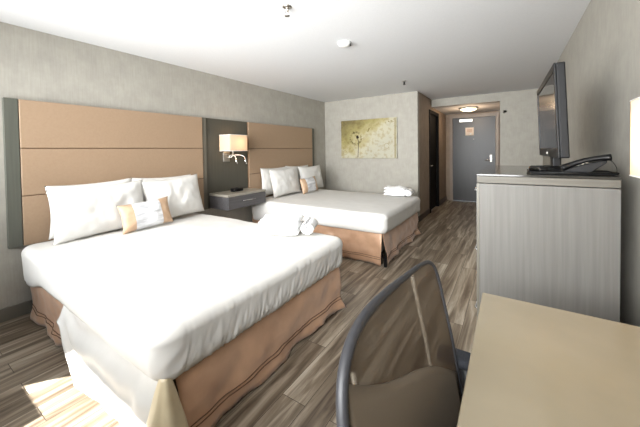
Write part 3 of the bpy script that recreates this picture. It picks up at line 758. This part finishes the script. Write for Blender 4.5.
def lum(u, v):
    s = -.93+1.86*u; z = .535+(.405-.285*u-.014*math.sin(u*PI*2))*v
    return back(s, z)+Vector((.0065, 0, 0))
grid(bm, lum, 30, 10); o = obj('lumbar_support', bm, M['lumbar'], t); so = o.modifiers.new('thick', 'SOLIDIFY'); so.thickness = .008
bm = bmesh.new(); tube(bm, [(-.01, 0, .42), (-.11, 0, .43), (-.165, 0, .52), (-.150, 0, .66)], [.028, .028, .024, .018], 10, flat=1.6); obj('back_spine', bm, M['black'], t)
bm = bmesh.new()
def seatf(u, v, side):
    a, b2_ = 2*u-1, 2*v-1; e = ((1-abs(a)**4)*(1-abs(b2_)**4))**.35 if abs(a) < 1 and abs(b2_) < 1 else 0
    return Vector((.045+a*.225, b2_*.235*(1-.05*a*a), .475+side*.034*e-.012*(a > .5)*(a-.5)))
for sd in (1, -1): grid(bm, lambda u, v: seatf(u, v, sd), 26, 26)
bmesh.ops.remove_doubles(bm, verts=bm.verts, dist=.0005); obj('seat', bm, M['chairfabric'], t)
for sy in (-1, 1):
    bm = bmesh.new(); yv = sy*.272
    tube(bm, [(-.02, sy*.20, .435), (-.02, yv, .45), (-.045, yv, .55), (-.06, yv, .655)], [.016, .018, .018, .016], 8, flat=1.5)
    ar = obj('arm_support', bm, M['black'], t)
    bm = bmesh.new(); box(bm, -.145, .11, yv-.033, yv+.033, .652, .682); obj('arm_pad', bm, M['chairfabric'], ar, True, bevel=.012, seg=3)
bm = bmesh.new(); cyl(bm, (0, 0, .12), (0, 0, .44), .028, .022); obj('gas_column', bm, M['black'], t)
bm = bmesh.new(); box(bm, -.09, .09, -.08, .08, .425, .443); obj('seat_mechanism', bm, M['black'], t, False, bevel=.006)
for k in range(5):
    a = k*2*PI/5+.5; dx, dy = math.cos(a), math.sin(a)
    bm = bmesh.new(); tube(bm, [(0, 0, .125), (.12*dx, .12*dy, .115), (.26*dx, .26*dy, .085)], [.03, .022, .015], 8, flat=.8); lg = obj('base_leg', bm, M['chairframe'], t)
    bm = bmesh.new(); cx_, cy_ = .26*dx, .26*dy
    for o_ in (-.016, .016): cyl(bm, (cx_-dy*o_-dy*.01, cy_+dx*o_+dx*.01, .027), (cx_-dy*o_+dy*.01, cy_+dx*o_-dx*.01, .027), .0265, seg=18)
    cyl(bm, (cx_, cy_, .03), (cx_, cy_, .085), .007); obj('caster', bm, M['black'], lg)

# ---------------------------------------------------------------- light
def light(name, kind, loc, energy, col=(1, 1, 1), **kw):
    l = bpy.data.lights.new(name, kind); l.energy = energy; l.color = col
    for k, v in kw.items(): setattr(l, k, v)
    o = bpy.data.objects.new(name, l); C.objects.link(o); o.location = loc; return o
sun = light('sun', 'SUN', (-4, -4, 5), 20, (1, .965, .91), angle=math.radians(.6))
el = math.radians(40); dvec = Vector((.62*math.cos(el), .78*math.cos(el), -math.sin(el)))
sun.rotation_euler = dvec.to_track_quat('-Z', 'Y').to_euler()
# daylight through the window
day = light('window_daylight', 'AREA', ((WX0+WX1)/2, YB-.02, 1.62), 86, (.97, .99, 1.), shape='RECTANGLE', size=WX1-WX0-.1, size_y=1.3)
day.rotation_euler = (PI/2+.01, 0, 0); day.data.spread = math.radians(98)
bulb = (1, .6, .32)
light('sconce_bulb', 'POINT', ((SX0+SX1)/2, 2.85, 1.48), 1.3, bulb, shadow_soft_size=.03)
light('desk_lamp_bulb', 'POINT', (lx, ly, KZ+.63), 2.5, (1, .72, .45), shadow_soft_size=.03)
light('entry_bulb', 'POINT', (-.78, 7.30, ZA-.14), 8, (1, .72, .48), shadow_soft_size=.1)
w = bpy.data.worlds.new('sky'); SC.world = w; w.use_nodes = True
w.node_tree.nodes['Background'].inputs['Color'].default_value = (.75, .86, 1, 1); w.node_tree.nodes['Background'].inputs['Strength'].default_value = 1.5

# ---------------------------------------------------------------- camera
f, yaw, pit, rol, cy_pp, hc = 292.40, .57673, .02271, -.01448, 157.827, 1.3511
Fh = Vector((-math.sin(yaw), math.cos(yaw), 0)); Rh = Vector((math.cos(yaw), math.sin(yaw), 0)); U = Vector((0, 0, 1))
F2 = Fh*math.cos(pit)-U*math.sin(pit); U2 = U*math.cos(pit)+Fh*math.sin(pit)
R3 = Rh*math.cos(rol)+U2*math.sin(rol); U3 = U2*math.cos(rol)-Rh*math.sin(rol)
cam = bpy.data.cameras.new('camera'); co = bpy.data.objects.new('camera', cam); C.objects.link(co)
cam.sensor_fit = 'HORIZONTAL'; cam.sensor_width = 36; cam.lens = f/640*36; cam.clip_start = .02
cam.shift_y = -(213.5-cy_pp)/640
m = Matrix((R3, U3, -F2)).transposed().to_4x4(); m.translation = (0, 0, hc); co.matrix_world = m
SC.camera = co
SC.view_settings.view_transform = 'Standard'; SC.view_settings.look = 'None'; SC.view_settings.gamma = 1
SC.view_settings.use_curve_mapping = False; SC.view_settings.exposure = .8
SC.cycles.use_denoising = True
SC.cycles.max_bounces = 10; SC.cycles.diffuse_bounces = 6; SC.cycles.transparent_max_bounces = 8
SC.cycles.sample_clamp_indirect = 6
